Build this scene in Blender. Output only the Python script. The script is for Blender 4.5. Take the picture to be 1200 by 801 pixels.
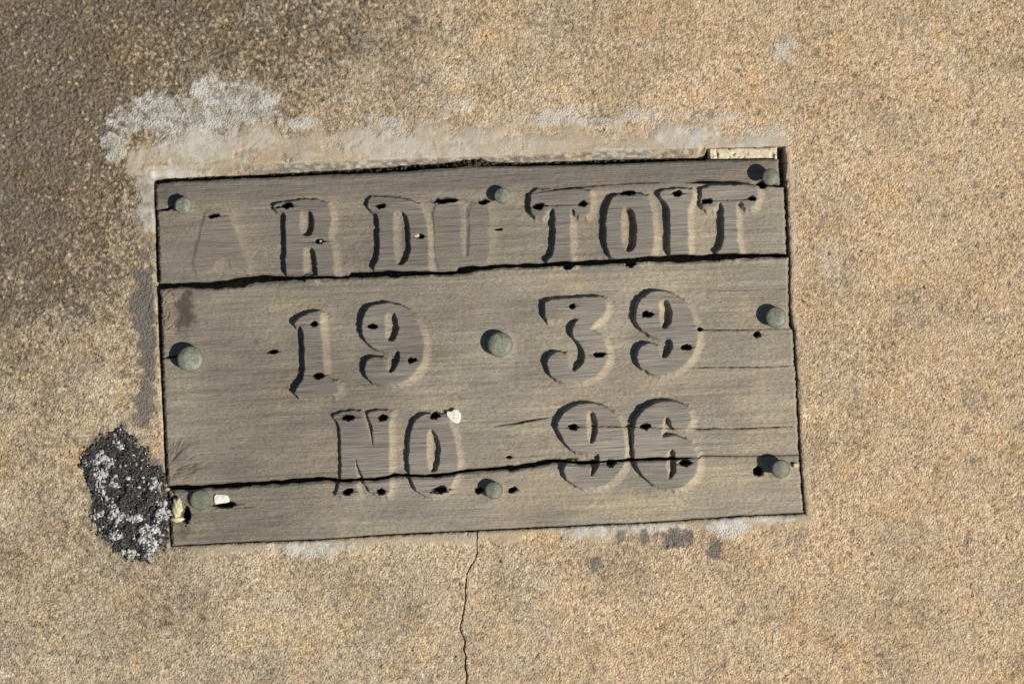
import bpy, bmesh, math, random
import numpy as np
from mathutils import Vector, Matrix

for o in list(bpy.data.objects):
    bpy.data.objects.remove(o, do_unlink=True)
scene = bpy.context.scene
COL = scene.collection
random.seed(7)

# ------------------------------------------------------------------ camera, sky, sun, exposure
U = 0.0005                      # half a millimetre of slab per unit of the drawing grid
CAM_H = 1.05
cam_d = bpy.data.cameras.new('camera')
cam = bpy.data.objects.new('camera', cam_d); COL.objects.link(cam)
cam.location = (0, 0, CAM_H)
cam.rotation_euler = (0, 0, 0)
cam_d.sensor_width = 36.0
cam_d.lens = CAM_H * 36.0 / (1200 * U)
cam_d.clip_start = 0.01
cam_d.clip_end = 100
scene.camera = cam

SUN_AZ = math.atan2(-math.sin(math.radians(25)), math.cos(math.radians(25)))   # towards the sun, in the slab's plane
SUN_EL = math.radians(43)
to_sun = Vector((math.cos(SUN_AZ) * math.cos(SUN_EL), math.sin(SUN_AZ) * math.cos(SUN_EL), math.sin(SUN_EL)))
world = bpy.data.worlds.new('World'); scene.world = world; world.use_nodes = True
wn = world.node_tree.nodes; wl = world.node_tree.links
bg = wn['Background']; sky = wn.new('ShaderNodeTexSky'); sky.sky_type = 'NISHITA'
sky.sun_disc = False; sky.sun_elevation = SUN_EL
sky.sun_rotation = math.atan2(to_sun.x, to_sun.y)
wl.new(sky.outputs[0], bg.inputs[0]); bg.inputs[1].default_value = 0.05
sun_d = bpy.data.lights.new('sun', 'SUN'); sun_d.energy = 4.9; sun_d.angle = math.radians(0.53)
sun_d.color = (1.0, 0.94, 0.85)
sun = bpy.data.objects.new('sun', sun_d); COL.objects.link(sun)
sun.rotation_euler = (-to_sun).to_track_quat('-Z', 'Y').to_euler()
sun.location = to_sun * 3
scene.view_settings.view_transform = 'Standard'
scene.view_settings.look = 'None'
scene.view_settings.gamma = 1
scene.view_settings.exposure = 0.12
scene.render.engine = 'CYCLES'

# ------------------------------------------------------------------ drawing grid and noise
def wx(px): return (px - 600.0) * U
def wy(py): return (400.5 - py) * U

def vn(x, y, seed):
    rng = np.random.RandomState(seed); T = rng.rand(256, 256).astype(np.float32)
    ix = np.floor(x).astype(np.int64); iy = np.floor(y).astype(np.int64)
    fx = (x - ix).astype(np.float32); fy = (y - iy).astype(np.float32)
    fx = fx * fx * (3 - 2 * fx); fy = fy * fy * (3 - 2 * fy)
    a = T[ix & 255, iy & 255]; b = T[(ix + 1) & 255, iy & 255]
    c = T[ix & 255, (iy + 1) & 255]; d = T[(ix + 1) & 255, (iy + 1) & 255]
    return (a * (1 - fx) + b * fx) * (1 - fy) + (c * (1 - fx) + d * fx) * fy

def fbm(x, y, seed, octv=4):
    s = 0; a = 0.5; t = 0
    for i in range(octv):
        s = s + a * vn(x * 2 ** i + 17.3 * i, y * 2 ** i + 9.1 * i, seed + i); t += a; a *= 0.5
    return s / t            # 0..1

def worley(x, y, seed):
    rng = np.random.RandomState(seed)
    JX = rng.rand(256, 256).astype(np.float32); JY = rng.rand(256, 256).astype(np.float32)
    RI = rng.rand(256, 256).astype(np.float32)
    ix = np.floor(x).astype(np.int64); iy = np.floor(y).astype(np.int64)
    best = np.full(x.shape, 9.0, np.float32); rid = np.zeros(x.shape, np.float32)
    for dx in (-1, 0, 1):
        for dy in (-1, 0, 1):
            cx = ix + dx; cy = iy + dy
            d = (cx + JX[cx & 255, cy & 255] - x) ** 2 + (cy + JY[cx & 255, cy & 255] - y) ** 2
            m = d < best
            best = np.where(m, d, best); rid = np.where(m, RI[cx & 255, cy & 255], rid)
    return np.sqrt(best), rid

def sstep(a, b, x):
    t = np.clip((x - a) / (b - a), 0, 1); return t * t * (3 - 2 * t)

def blob(X, Y, cx, cy, rx, ry, seed=0, rough=0.5, soft=0.5, nsc=9.0):
    r = np.sqrt(((X - cx) / rx) ** 2 + ((Y - cy) / ry) ** 2) + rough * (fbm(X / nsc, Y / nsc, 900 + seed, 3) - 0.5) * 2
    return 1 - sstep(1 - soft, 1 + soft, r)

def chaikin(p, n=2):
    p = np.array(p, float)
    for _ in range(n):
        q = np.roll(p, -1, 0)
        p = np.stack([0.75 * p + 0.25 * q, 0.25 * p + 0.75 * q], 1).reshape(-1, 2)
    return p

def poly_sdf(X, Y, loops):
    """signed distance, negative inside; loops: list of (n,2)"""
    d = np.full(X.shape, 1e9); ins = np.zeros(X.shape, bool)
    for p in loops:
        q = np.roll(p, -1, 0)
        for (ax, ay), (bx, by) in zip(p, q):
            ex, ey = bx - ax, by - ay
            L = ex * ex + ey * ey + 1e-9
            t = np.clip(((X - ax) * ex + (Y - ay) * ey) / L, 0, 1)
            d = np.minimum(d, (X - ax - t * ex) ** 2 + (Y - ay - t * ey) ** 2)
            c = (ay > Y) != (by > Y)
            if ay != by:
                ins ^= c & (X < (bx - ax) * (Y - ay) / (by - ay) + ax)
    d = np.sqrt(d)
    return np.where(ins, -d, d)

def line_dist(X, Y, pts):
    d = np.full(X.shape, 1e9)
    for (ax, ay), (bx, by) in zip(pts[:-1], pts[1:]):
        ex, ey = bx - ax, by - ay; L = ex * ex + ey * ey + 1e-9
        t = np.clip(((X - ax) * ex + (Y - ay) * ey) / L, 0, 1)
        d = np.minimum(d, (X - ax - t * ex) ** 2 + (Y - ay - t * ey) ** 2)
    return np.sqrt(d)

def curve(pts):
    p = np.array(pts, float)
    return lambda x: np.interp(x, p[:, 0], p[:, 1])

# ------------------------------------------------------------------ mesh and object helpers
def mesh_obj(name, V, F, mat, parent=None, attrs=None, smooth=True):
    me = bpy.data.meshes.new(name)
    V = np.asarray(V, np.float32); F = np.asarray(F, np.int32); n = F.shape[1]
    me.vertices.add(len(V)); me.vertices.foreach_set('co', V.ravel())
    me.loops.add(F.size); me.loops.foreach_set('vertex_index', F.ravel())
    me.polygons.add(len(F)); me.polygons.foreach_set('loop_start', np.arange(0, F.size, n, dtype=np.int32))
    me.polygons.foreach_set('use_smooth', np.full(len(F), smooth))
    me.update(calc_edges=True)
    if attrs:
        for k, a in attrs.items():
            at = me.attributes.new(k, 'FLOAT', 'POINT'); at.data.foreach_set('value', np.asarray(a, np.float32))
    me.materials.append(mat)
    o = bpy.data.objects.new(name, me); COL.objects.link(o)
    if parent: o.parent = parent
    return o

def subset(V, F, attrs, sel):
    Fs = F[sel]; ids, inv = np.unique(Fs, return_inverse=True)
    return V[ids], inv.reshape(Fs.shape), {k: a[ids] for k, a in attrs.items()}

def bm_obj(name, bm, mat, parent=None, smooth=True):
    me = bpy.data.meshes.new(name); bm.to_mesh(me); bm.free()
    me.polygons.foreach_set('use_smooth', [smooth] * len(me.polygons))
    me.materials.append(mat)
    o = bpy.data.objects.new(name, me); COL.objects.link(o)
    if parent: o.parent = parent
    return o

def tag(o, label=None, cat=None, group=None, kind=None):
    if label: o['label'] = label
    if cat: o['category'] = cat
    if group: o['group'] = group
    if kind: o['kind'] = kind
    return o

# ------------------------------------------------------------------ materials
class NT:
    def __init__(s, name):
        s.m = bpy.data.materials.new(name); s.m.use_nodes = True
        s.t = s.m.node_tree; s.b = s.t.nodes['Principled BSDF']
        s.b.inputs['Specular IOR Level'].default_value = 0.25
    def n(s, typ, **kw):
        k = s.t.nodes.new(typ)
        for a, v in kw.items(): setattr(k, a, v)
        return k
    def l(s, a, b): s.t.links.new(a, b)
    def coord(s): return s.n('ShaderNodeTexCoord').outputs['Object']
    def mapped(s, vec, scale):
        m = s.n('ShaderNodeMapping'); s.l(vec, m.inputs[0]); m.inputs['Scale'].default_value = scale; return m.outputs[0]
    def noise(s, vec, scale, detail=3, rough=0.55):
        k = s.n('ShaderNodeTexNoise'); s.l(vec, k.inputs['Vector']); k.inputs['Scale'].default_value = scale
        k.inputs['Detail'].default_value = detail; k.inputs['Roughness'].default_value = rough; return k.outputs[0]
    def attr(s, name):
        k = s.n('ShaderNodeAttribute'); k.attribute_name = name; return k.outputs['Fac']
    def ramp(s, fac, stops):
        k = s.n('ShaderNodeValToRGB'); s.l(fac, k.inputs[0]); e = k.color_ramp.elements
        while len(e) < len(stops): e.new(0.5)
        for i, (p, c) in enumerate(stops):
            e[i].position = p; e[i].color = (*c, 1) if len(c) == 3 else c
        return k.outputs[0]
    def rng(s, fac, a, b, c=0.0, d=1.0):
        k = s.n('ShaderNodeMapRange'); s.l(fac, k.inputs[0])
        for i, v in enumerate((a, b, c, d)): k.inputs[i + 1].default_value = v
        return k.outputs[0]
    def mix(s, fac, a, b, mode='MIX'):
        k = s.n('ShaderNodeMixRGB'); k.blend_type = mode
        for i, v in enumerate((fac, a, b)):
            if hasattr(v, 'is_linked'): s.l(v, k.inputs[i])
            elif isinstance(v, (int, float)): k.inputs[i].default_value = v
            else: k.inputs[i].default_value = (*v, 1)
        return k.outputs[0]
    def math(s, op, a, b):
        k = s.n('ShaderNodeMath'); k.operation = op
        for i, v in enumerate((a, b)):
            if hasattr(v, 'is_linked'): s.l(v, k.inputs[i])
            else: k.inputs[i].default_value = v
        return k.outputs[0]
    def bump(s, h, dist, strength=1.0, nrm=None):
        k = s.n('ShaderNodeBump'); s.l(h, k.inputs['Height']); k.inputs['Distance'].default_value = dist
        k.inputs['Strength'].default_value = strength
        if nrm: s.l(nrm, k.inputs['Normal'])
        return k.outputs[0]
    def done(s, color, rough, nrm=None):
        s.l(color, s.b.inputs['Base Color'])
        if hasattr(rough, 'is_linked'): s.l(rough, s.b.inputs['Roughness'])
        else: s.b.inputs['Roughness'].default_value = rough
        if nrm: s.l(nrm, s.b.inputs['Normal'])
        return s.m

def mat_concrete():
    t = NT('sandy_concrete'); c = t.coord()
    v = t.n('ShaderNodeTexVoronoi'); t.l(c, v.inputs['Vector']); v.inputs['Scale'].default_value = 820
    sep = t.n('ShaderNodeSeparateColor'); t.l(v.outputs['Color'], sep.inputs[0])
    v2 = t.n('ShaderNodeTexVoronoi'); t.l(c, v2.inputs['Vector']); v2.inputs['Scale'].default_value = 1350
    sep2 = t.n('ShaderNodeSeparateColor'); t.l(v2.outputs['Color'], sep2.inputs[0])
    g = t.math('ADD', t.math('MULTIPLY', t.attr('grain'), 0.46), t.math('ADD', t.math('MULTIPLY', sep.outputs[0], 0.30), t.math('MULTIPLY', sep2.outputs[0], 0.24)))
    g = t.rng(g, 0.14, 0.86, 0.15, 0.90)
    gfar = t.rng(t.math('ADD', t.math('MULTIPLY', sep.outputs[0], 0.6), t.math('MULTIPLY', sep2.outputs[0], 0.4)), 0.06, 0.90)
    g = t.mix(t.attr('far'), g, gfar)
    base = t.ramp(g, [(0.0, (0.075, 0.057, 0.038)), (0.17, (0.18, 0.140, 0.094)), (0.36, (0.385, 0.308, 0.208)),
                      (0.58, (0.50, 0.405, 0.276)), (0.80, (0.62, 0.520, 0.375)), (1.0, (0.78, 0.70, 0.56))])
    base = t.mix(t.rng(sep.outputs[1], 0.75, 1.0, 0, 0.25), base, (0.46, 0.335, 0.215))
    base = t.mix(t.rng(sep.outputs[2], 0.80, 1.0, 0, 0.40), base, (0.33, 0.30, 0.27))
    big = t.noise(c, 22, 4); mid = t.noise(c, 90, 4, 0.6)
    base = t.mix(t.rng(big, 0.40, 0.70, 0, 0.32), base, (0.35, 0.305, 0.235))
    base = t.mix(t.rng(mid, 0.52, 0.75, 0, 0.30), base, (0.46, 0.37, 0.235))
    och = t.math('MULTIPLY', t.rng(t.noise(c, 38, 5, 0.65), 0.50, 0.68, 0, 0.75), t.rng(t.noise(c, 260, 3, 0.6), 0.35, 0.60))
    base = t.mix(och, base, t.mix(1.0, base, (1.05, 0.92, 0.62), 'MULTIPLY'))
    gry = t.math('MULTIPLY', t.rng(t.noise(t.mapped(c, (1.0, 1.0, 5.0)), 47, 5, 0.65), 0.52, 0.70, 0, 0.8), t.rng(t.noise(c, 330, 3, 0.6), 0.36, 0.62))
    base = t.mix(gry, base, t.mix(1.0, base, (0.66, 0.66, 0.70), 'MULTIPLY'))
    pk = t.rng(t.noise(t.mapped(c, (1.1, 0.9, 3.0)), 75, 4, 0.6), 0.55, 0.72, 0, 0.6)
    base = t.mix(pk, base, t.mix(1.0, base, (1.10, 0.94, 0.84), 'MULTIPLY'))
    base = t.mix(t.attr('warm'), base, t.mix(1.0, base, (1.075, 0.985, 0.905), 'MULTIPLY'))
    mort = t.mix(t.rng(t.noise(c, 60, 4, 0.6), 0.35, 0.68), (0.345, 0.31, 0.23), (0.39, 0.30, 0.20))
    mort = t.mix(t.rng(t.noise(c, 700, 3, 0.7), 0.35, 0.7, 0, 0.35), mort, (0.33, 0.27, 0.19))
    base = t.mix(t.math('MULTIPLY', t.attr('mortar'), 0.85), base, mort)
    wh = t.mix(t.rng(t.noise(c, 160, 4, 0.65), 0.4, 0.7), (0.56, 0.545, 0.50), (0.44, 0.425, 0.375))
    base = t.mix(t.attr('white'), base, wh)
    gr = t.mix(t.rng(t.noise(c, 500, 3, 0.6), 0.35, 0.65), (0.22, 0.222, 0.225), (0.44, 0.435, 0.425))
    base = t.mix(t.attr('grime'), base, t.mix(1.0, base, gr, 'MULTIPLY'))
    base = t.mix(t.attr('stain'), base, t.mix(t.noise(c, 500, 2), (0.085, 0.076, 0.062), (0.21, 0.185, 0.155)))
    h = t.math('ADD', t.noise(c, 1300, 3, 0.6), t.math('MULTIPLY', v.outputs['Distance'], -1.2))
    amt = t.rng(t.attr('mortar'), 0, 1, 1.0, 0.30)
    bp = t.n('ShaderNodeBump'); t.l(h, bp.inputs['Height']); t.l(t.rng(t.attr('far'), 0, 1, 0.0005, 0.0016), bp.inputs['Distance']); t.l(amt, bp.inputs['Strength'])
    return t.done(base, 0.92, bp.outputs[0])

def mat_wood():
    t = NT('weathered_wood'); c = t.coord()
    st = t.noise(t.mapped(c, (14, 420, 60)), 1.0, 5, 0.62)        # long streaks
    fine = t.noise(t.mapped(c, (45, 1900, 200)), 1.0, 4, 0.6)      # grain lines
    fuzz = t.noise(t.mapped(c, (620, 1050, 700)), 1.0, 4, 0.7)
    big = t.noise(t.mapped(c, (16, 45, 30)), 1.0, 4, 0.55)
    er = t.ramp(st, [(0.24, (0.165, 0.145, 0.112)), (0.45, (0.270, 0.242, 0.186)), (0.60, (0.325, 0.292, 0.226)), (0.80, (0.40, 0.360, 0.285))])
    er = t.mix(t.rng(big, 0.42, 0.70, 0, 0.55), er, (0.185, 0.162, 0.140))
    er = t.mix(t.rng(fuzz, 0.40, 0.72, 0, 0.75), er, (0.105, 0.094, 0.072))
    pl = t.ramp(fine, [(0.28, (0.055, 0.048, 0.042)), (0.42, (0.148, 0.134, 0.118)), (0.58, (0.225, 0.207, 0.184)), (0.74, (0.318, 0.298, 0.268))])
    pl = t.mix(t.rng(st, 0.35, 0.65, 0.30, 0), pl, (0.135, 0.116, 0.105))
    col = t.mix(t.math('MULTIPLY', t.attr('plateau'), 0.76), er, pl)
    col = t.mix(t.math('MULTIPLY', t.rng(fine, 0.30, 0.44, 0.6, 0), t.rng(t.attr('plateau'), 0, 1, 0.45, 1)), col, (0.09, 0.077, 0.065))
    col = t.mix(1.0, col, t.mix(t.attr('bleach'), (0.80, 0.79, 0.785), (1.42, 1.40, 1.37)), 'MULTIPLY')
    col = t.mix(t.attr('tan'), col, t.mix(1.0, col, (1.24, 1.15, 1.02), 'MULTIPLY'))  # tan wood patches, plus sunlight painted on the letter flanks
    col = t.mix(t.attr('grime'), col, (0.042, 0.036, 0.031))
    h = t.math('ADD', t.math('MULTIPLY', fine, t.rng(t.attr('plateau'), 0, 1, 0.40, 1.1)), t.math('MULTIPLY', fuzz, t.rng(t.attr('plateau'), 0, 1, 1.1, 0.35)))
    return t.done(col, 0.88, t.bump(h, 0.00042, 0.8))

def mat_nail():
    t = NT('verdigris_metal'); c = t.coord()
    n1 = t.noise(c, 420, 4, 0.6); n2 = t.noise(c, 1500, 3, 0.6)
    col = t.mix(t.rng(n1, 0.35, 0.65), (0.155, 0.170, 0.125), (0.315, 0.330, 0.255))
    col = t.mix(t.rng(n2, 0.48, 0.68, 0, 0.7), col, (0.13, 0.122, 0.086))
    col = t.mix(t.attr('rim'), col, (0.115, 0.112, 0.085))
    t.b.inputs['Metallic'].default_value = 0.12
    return t.done(col, 0.62, t.bump(t.math('ADD', n1, n2), 0.0004, 0.7))

def mat_plain(name, a, b, scale=400, rough=0.9, bump=0.0003):
    t = NT(name); c = t.coord(); n = t.noise(c, scale, 4, 0.6)
    return t.done(t.mix(t.rng(n, 0.35, 0.65), a, b), rough, t.bump(n, bump, 0.8))

def mat_lichen():
    t = NT('lichen_crust'); c = t.coord(); n = t.noise(c, 900, 3, 0.6)
    dk = t.mix(t.rng(n, 0.35, 0.65), (0.020, 0.017, 0.016), (0.062, 0.055, 0.050))
    lt = t.mix(t.rng(n, 0.35, 0.65), (0.38, 0.37, 0.36), (0.68, 0.67, 0.65))
    return t.done(t.mix(t.attr('pale'), dk, lt), 0.95, t.bump(t.noise(c, 2500, 2), 0.0003, 0.8))

M_CONC = mat_concrete(); M_WOOD = mat_wood(); M_NAIL = mat_nail(); M_LICH = mat_lichen()
M_WHITE = mat_plain('white_chip', (0.62, 0.59, 0.50), (0.80, 0.78, 0.70), 500)
M_CREAM = mat_plain('cream_chip', (0.50, 0.42, 0.28), (0.66, 0.57, 0.41), 400)
def mat_filler():
    t = NT('spotted_filler'); c = t.coord(); n = t.noise(c, 260, 4, 0.6); d = t.noise(c, 430, 4, 0.7)
    col = t.mix(t.rng(n, 0.35, 0.65), (0.52, 0.44, 0.30), (0.68, 0.60, 0.45))
    return t.done(t.mix(t.rng(d, 0.56, 0.64, 0, 0.85), col, (0.12, 0.105, 0.075)), 0.92, t.bump(d, 0.0006, 0.8))
M_FILL = mat_filler()
M_YELL = mat_plain('yellowish_stone', (0.42, 0.36, 0.20), (0.62, 0.57, 0.40), 300)
M_DIRT = mat_plain('dark_dirt', (0.025, 0.020, 0.014), (0.07, 0.058, 0.038), 700)
M_RUST = mat_plain('dark_metal', (0.05, 0.045, 0.035), (0.11, 0.095, 0.07), 500, 0.7)

# ------------------------------------------------------------------ outline of the recess in the slab
HOLE_TOP = curve([(170, 212), (181, 211), (190, 209), (207, 208), (237, 206.7), (300, 204), (347, 201.5), (440, 196), (490, 192), (520, 190),
                  (546, 187.5), (565, 186), (572, 189), (618, 190), (653, 188.5), (700, 187), (750, 185.5), (818, 184), (826, 181), (829, 173.5), (912, 171.5), (930, 171)])
HOLE_BOT = curve([(190, 641), (218, 639.5), (288, 636), (370, 633), (438, 628.6), (474, 626.5), (558, 622.6), (630, 619), (700, 615.6),
                  (738, 614), (797, 610.5), (867, 605.5), (913, 603.3), (950, 602)])
HOLE_L = curve([(160, 180), (215, 180.5), (320, 182.5), (345, 183), (400, 185), (450, 188), (500, 190.5), (565, 193), (640, 199)])
HOLE_R = curve([(160, 920.2), (214, 921.8), (222, 922.8), (267, 924.3), (302, 926.3), (357, 926.5), (375, 928), (387, 931), (427, 934), (473, 936), (532, 938.8), (590, 943), (610, 944.5)])
RIM = curve([(160, 199), (180, 197.5), (300, 193.5), (400, 189.5), (520, 186), (600, 183), (680, 179), (820, 174.5), (912, 171)])
CRACK = [(559, 617), (559.3, 635), (559, 647), (557, 653), (554, 660), (549.5, 666), (547, 672), (546.5, 681), (545, 690), (545.5, 701), (543, 716),
         (541, 727), (538.5, 736), (541.5, 744), (545, 751), (543.6, 761), (546, 770), (545, 780), (547, 792), (545.5, 803), (549, 830), (543, 870), (550, 960), (538, 1100), (552, 1300), (545, 1700)]
LICHEN = [(146, 501), (134.6, 506), (120, 512), (104, 526), (98, 537), (98, 558), (105, 580), (106, 603), (118, 627), (131, 639), (144, 650),
          (158, 654), (177, 657), (182, 641), (194, 637), (200, 620), (197, 591), (193, 565), (184, 549), (175, 533), (163, 523), (155, 511)]

def hole_sdf(X, Y):
    a = np.maximum(HOLE_TOP(X) - Y, Y - HOLE_BOT(X))
    b = np.maximum(HOLE_L(Y) - X, X - HOLE_R(Y))
    return np.maximum(a, b)           # negative inside

# ------------------------------------------------------------------ the concrete slab
def axis(lo, hi, step, extra=None):
    core = np.arange(lo, hi + 1e-6, step)
    if extra:
        a, b, s = extra
        core = np.concatenate([core[core < a], np.arange(a, b, s), core[core >= b]])
    out = []; s = step; p = 0
    while p < 1500:
        s = min(s * 1.15, 42); p += s; out.append(p)
    out = np.array(out)
    return np.concatenate([core[0] - out[::-1], core, core[-1] + out])

def build_slab():
    STEP = 1.28
    xs = axis(-24, 1224, STEP, (533, 565, 0.7)); ys = axis(-24, 825, STEP)
    nx, ny = len(xs), len(ys)
    X, Y = np.meshgrid(xs, ys)                           # rows = y
    SX = np.gradient(xs)[None, :] + 0 * X; SY = np.gradient(ys)[:, None] + 0 * Y
    fade = np.clip(3.2 / np.maximum(SX, SY), 0, 1) ** 2
    # wobbling jitter keeps the sheet from showing a lattice
    X0, Y0 = X.copy(), Y.copy()
    n_big = fbm(X / 150, Y / 150, 3); n_mid = 0.5 + (fbm(X / 38, Y / 38, 11) - 0.5) * np.clip(14 / np.maximum(SX, SY), 0, 1) ** 2; n_sm = fbm(X / 9, Y / 9, 21, 3)
    hs = hole_sdf(X, Y) + 1.4 * (fbm(X / 7, Y / 7, 31, 2) - 0.5)
    # ---- masks
    wob = (fbm(X / 26, Y / 26, 41, 4) - 0.5)
    top_edge = np.interp(X, [150, 200, 330, 420, 520, 600, 700, 800, 915], [182, 160, 154, 152, 146, 152, 146, 156, 156])
    band = sstep(-12, 10, Y - top_edge + 52 * wob) * sstep(136, 158, X + 26 * wob) * (1 - sstep(912, 934, X + 14 * wob)) * (1 - sstep(200, 215, Y))
    lo_l = sstep(150, 172, X + 18 * wob) * (1 - sstep(178, 190, X)) * sstep(195, 205, Y) * (1 - sstep(262, 312, Y + 60 * wob))
    lo_b = sstep(-2, 2, hs) * (1 - sstep(5, 15, hs + 22 * wob)) * sstep(600, 606, Y) * sstep(205, 235, X)
    lo_r = sstep(-2, 1, hs) * (1 - sstep(3, 8, hs + 10 * wob)) * sstep(905, 912, X)
    white = np.maximum.reduce([
        blob(X, Y, 190, 130, 36, 22, 1, .5, .25), blob(X, Y, 243, 112, 20, 26, 2, .5, .25), blob(X, Y, 290, 120, 32, 24, 3, .45, .22),
        blob(X, Y, 235, 140, 62, 22, 4, .6, .35), blob(X, Y, 150, 140, 22, 14, 5, .9, .3), blob(X, Y, 132, 172, 13, 14, 6, .8, .3),
        0.75 * blob(X, Y, 235, 170, 46, 20, 7, .6, .5), 0.8 * blob(X, Y, 350, 143, 28, 8, 8, .8, .4), 0.55 * blob(X, Y, 455, 170, 60, 20, 9, .7, .5),
        0.6 * blob(X, Y, 450, 142, 22, 8, 10, .9, .4), 0.6 * blob(X, Y, 545, 122, 22, 7, 11, .9, .5), 0.75 * blob(X, Y, 655, 138, 32, 10, 12, .7, .4),
        0.7 * blob(X, Y, 705, 143, 18, 6, 13, .8, .4), 0.7 * blob(X, Y, 800, 160, 40, 15, 14, .6, .4), 0.45 * blob(X, Y, 895, 158, 26, 14, 15, .6, .4),
        0.6 * blob(X, Y, 750, 134, 28, 7, 16, .9, .4), 0.45 * blob(X, Y, 835, 137, 26, 6, 17, .9, .4), 0.8 * blob(X, Y, 918, 61, 13, 13, 18, .8, .35, 6),
        0.9 * blob(X, Y, 362, 643, 46, 10, 19, .8, .4), 1.0 * blob(X, Y, 690, 621, 34, 9, 20, .6, .4), 1.0 * blob(X, Y, 762, 617, 42, 7, 21, .6, .4),
        1.0 * blob(X, Y, 852, 615, 26, 13, 22, .6, .4), 0.95 * blob(X, Y, 895, 607, 28, 5, 23, .6, .4), 0.95 * blob(X, Y, 205, 203, 34, 6, 24, .6, .4),
        0.3 * blob(X, Y, 975, 300, 12, 20, 25, .9, .4), 0.7 * blob(X, Y, 172, 232, 12, 36, 26, .7, .5), 0.35 * blob(X, Y, 590, 172, 60, 14, 27, .8, .5)])
    white = np.maximum(white, 0.45 * band * sstep(0.44, 0.62, fbm(X / 30, Y / 13, 49, 4)))
    white0 = white; white = white * (0.55 + 0.45 * sstep(0.34, 0.54, fbm(X / 11, Y / 11, 45, 4))) * (1 - 0.5 * sstep(0.56, 0.66, fbm(X / 4.5, Y / 4.5, 47, 3)))
    band = band * (1 - 0.55 * sstep(0.46, 0.66, fbm(X / 24, Y / 14, 43, 4)) * (1 - sstep(0.1, 0.5, white0)))
    mortar = np.clip(band + lo_l + lo_b * 0.85 + 0.5 * lo_r, 0, 1)
    # right hand side is pale and even, the upper left is darkened by an old film
    left = 1 - sstep(40, 640, X + 1.35 * (Y - 110) + 160 * (n_big - 0.5) * 2 + 330 * (n_mid - 0.5) + 240 * (n_sm - 0.5) * fade)
    grime = 1.0 * left * (0.55 + 0.9 * n_mid) + 0.20 * sstep(0.5, 0.7, fbm(X / 60, Y / 60, 55)) * fade \
        + 0.50 * blob(X, Y, 30, 225, 125, 130, 31, .7, .7, 30) + 0.35 * blob(X, Y, 30, 60, 110, 80, 32, .7, .7, 30) + .28 * blob(X, Y, 350, 40, 110, 40, 33, .7, .7, 30) + 0.26 * blob(X, Y, 40, 450, 110, 150, 34, .7, .7, 30) + 0.30 * blob(X, Y, 100, 710, 150, 90, 35, .8, .7, 30)
    grime *= (1 - 0.85 * np.clip(band + white, 0, 1))
    stain = np.maximum.reduce([
        1.0 * blob(X, Y, 168, 350, 15, 46, 41, .55, .35), 0.85 * blob(X, Y, 174, 412, 11, 36, 42, .7, .4), 0.75 * blob(X, Y, 168, 470, 12, 30, 43, .8, .4),
        0.5 * blob(X, Y, 176, 292, 12, 10, 44, .7, .4), 0.65 * blob(X, Y, 727, 627, 7, 8, 45, .6, .3, 5), 0.7 * blob(X, Y, 754, 629, 8, 8, 46, .6, .3, 5),
        0.75 * blob(X, Y, 790, 631, 22, 11, 47, .7, .3, 6), 0.70 * blob(X, Y, 838, 643, 11, 13, 48, .7, .3, 6), 0.65 * blob(X, Y, 698, 660, 8, 9, 49, .8, .3, 5),
        0.5 * blob(X, Y, 708, 674, 8, 10, 50, .9, .4, 5), 0.45 * blob(X, Y, 702, 692, 9, 8, 51, .9, .4, 5), 0.45 * blob(X, Y, 870, 711, 8, 8, 52, .9, .4, 5),
        0.4 * blob(X, Y, 1142, 471, 20, 16, 53, .8, .5), 0.5 * blob(X, Y, 1139, 540, 8, 9, 54, .8, .4, 5), 0.35 * blob(X, Y, 205, 710, 16, 14, 55, .9, .5),
        0.4 * blob(X, Y, 310, 792, 20, 14, 56, .9, .5), 0.35 * blob(X, Y, 560, 747, 22, 10, 57, .9, .5), 0.4 * blob(X, Y, 940, 440, 7, 40, 58, .7, .5),
        0.4 * blob(X, Y, 910, 620, 16, 8, 59, .9, .4, 6), 0.4 * blob(X, Y, 935, 630, 12, 12, 60, .9, .4, 6), 0.35 * blob(X, Y, 1032, 210, 6, 6, 61, .9, .4, 5),
        0.75 * blob(X, Y, 120, 153, 6, 9, 62, .8, .3, 5), 0.45 * blob(X, Y, 258, 112, 9, 5, 63, .9, .3, 5), 0.4 * blob(X, Y, 25, 112, 10, 9, 64, .9, .4, 5),
        0.5 * blob(X, Y, 500, 95, 9, 8, 65, .9, .4, 6), 0.35 * blob(X, Y, 205, 645, 20, 6, 66, .8, .4, 6), 0.35 * blob(X, Y, 985, 330, 14, 14, 67, .9, .5, 8)])
    stain = np.clip(stain * 1.25, 0, 1) * sstep(0.05, 0.55, fbm(X / 3.2, Y / 3.2, 107, 2) + stain - 0.55)
    fs, ids = worley(X / 44, Y / 44, 108)
    spot = (ids > 0.50) * (1 - sstep(0.02 + 0.05 * (ids - .5), 0.09 + 0.16 * (ids - .5), fs + 0.16 * (n_sm - .5))) * sstep(0.30, 0.62, fbm(X / 3, Y / 3, 109, 2) + 0.12)
    stain = np.maximum(stain, 0.62 * spot * fade * (1 - 0.7 * mortar))
    cloud = sstep(0.50, 0.72, fbm(X / 75, Y / 75, 111, 5)) * sstep(0.36, 0.60, fbm(X / 5, Y / 5, 113, 3)) * fade
    stain = np.maximum(stain, 0.30 * cloud * (1 - 0.8 * mortar))
    stain = np.maximum(stain, 0.40 * np.maximum(blob(X, Y, 35, 140, 75, 95, 66, .9, .7, 26), blob(X, Y, 20, 270, 60, 70, 67, .9, .7, 26)) * sstep(0.38, 0.66, fbm(X / 5, Y / 5, 115, 3)))
    lsd = poly_sdf(X, Y, [np.array(LICHEN, float)])
    stain = np.maximum(stain, 0.95 * (1 - sstep(-5, 9, lsd + 26 * (n_sm - .5))))
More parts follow.
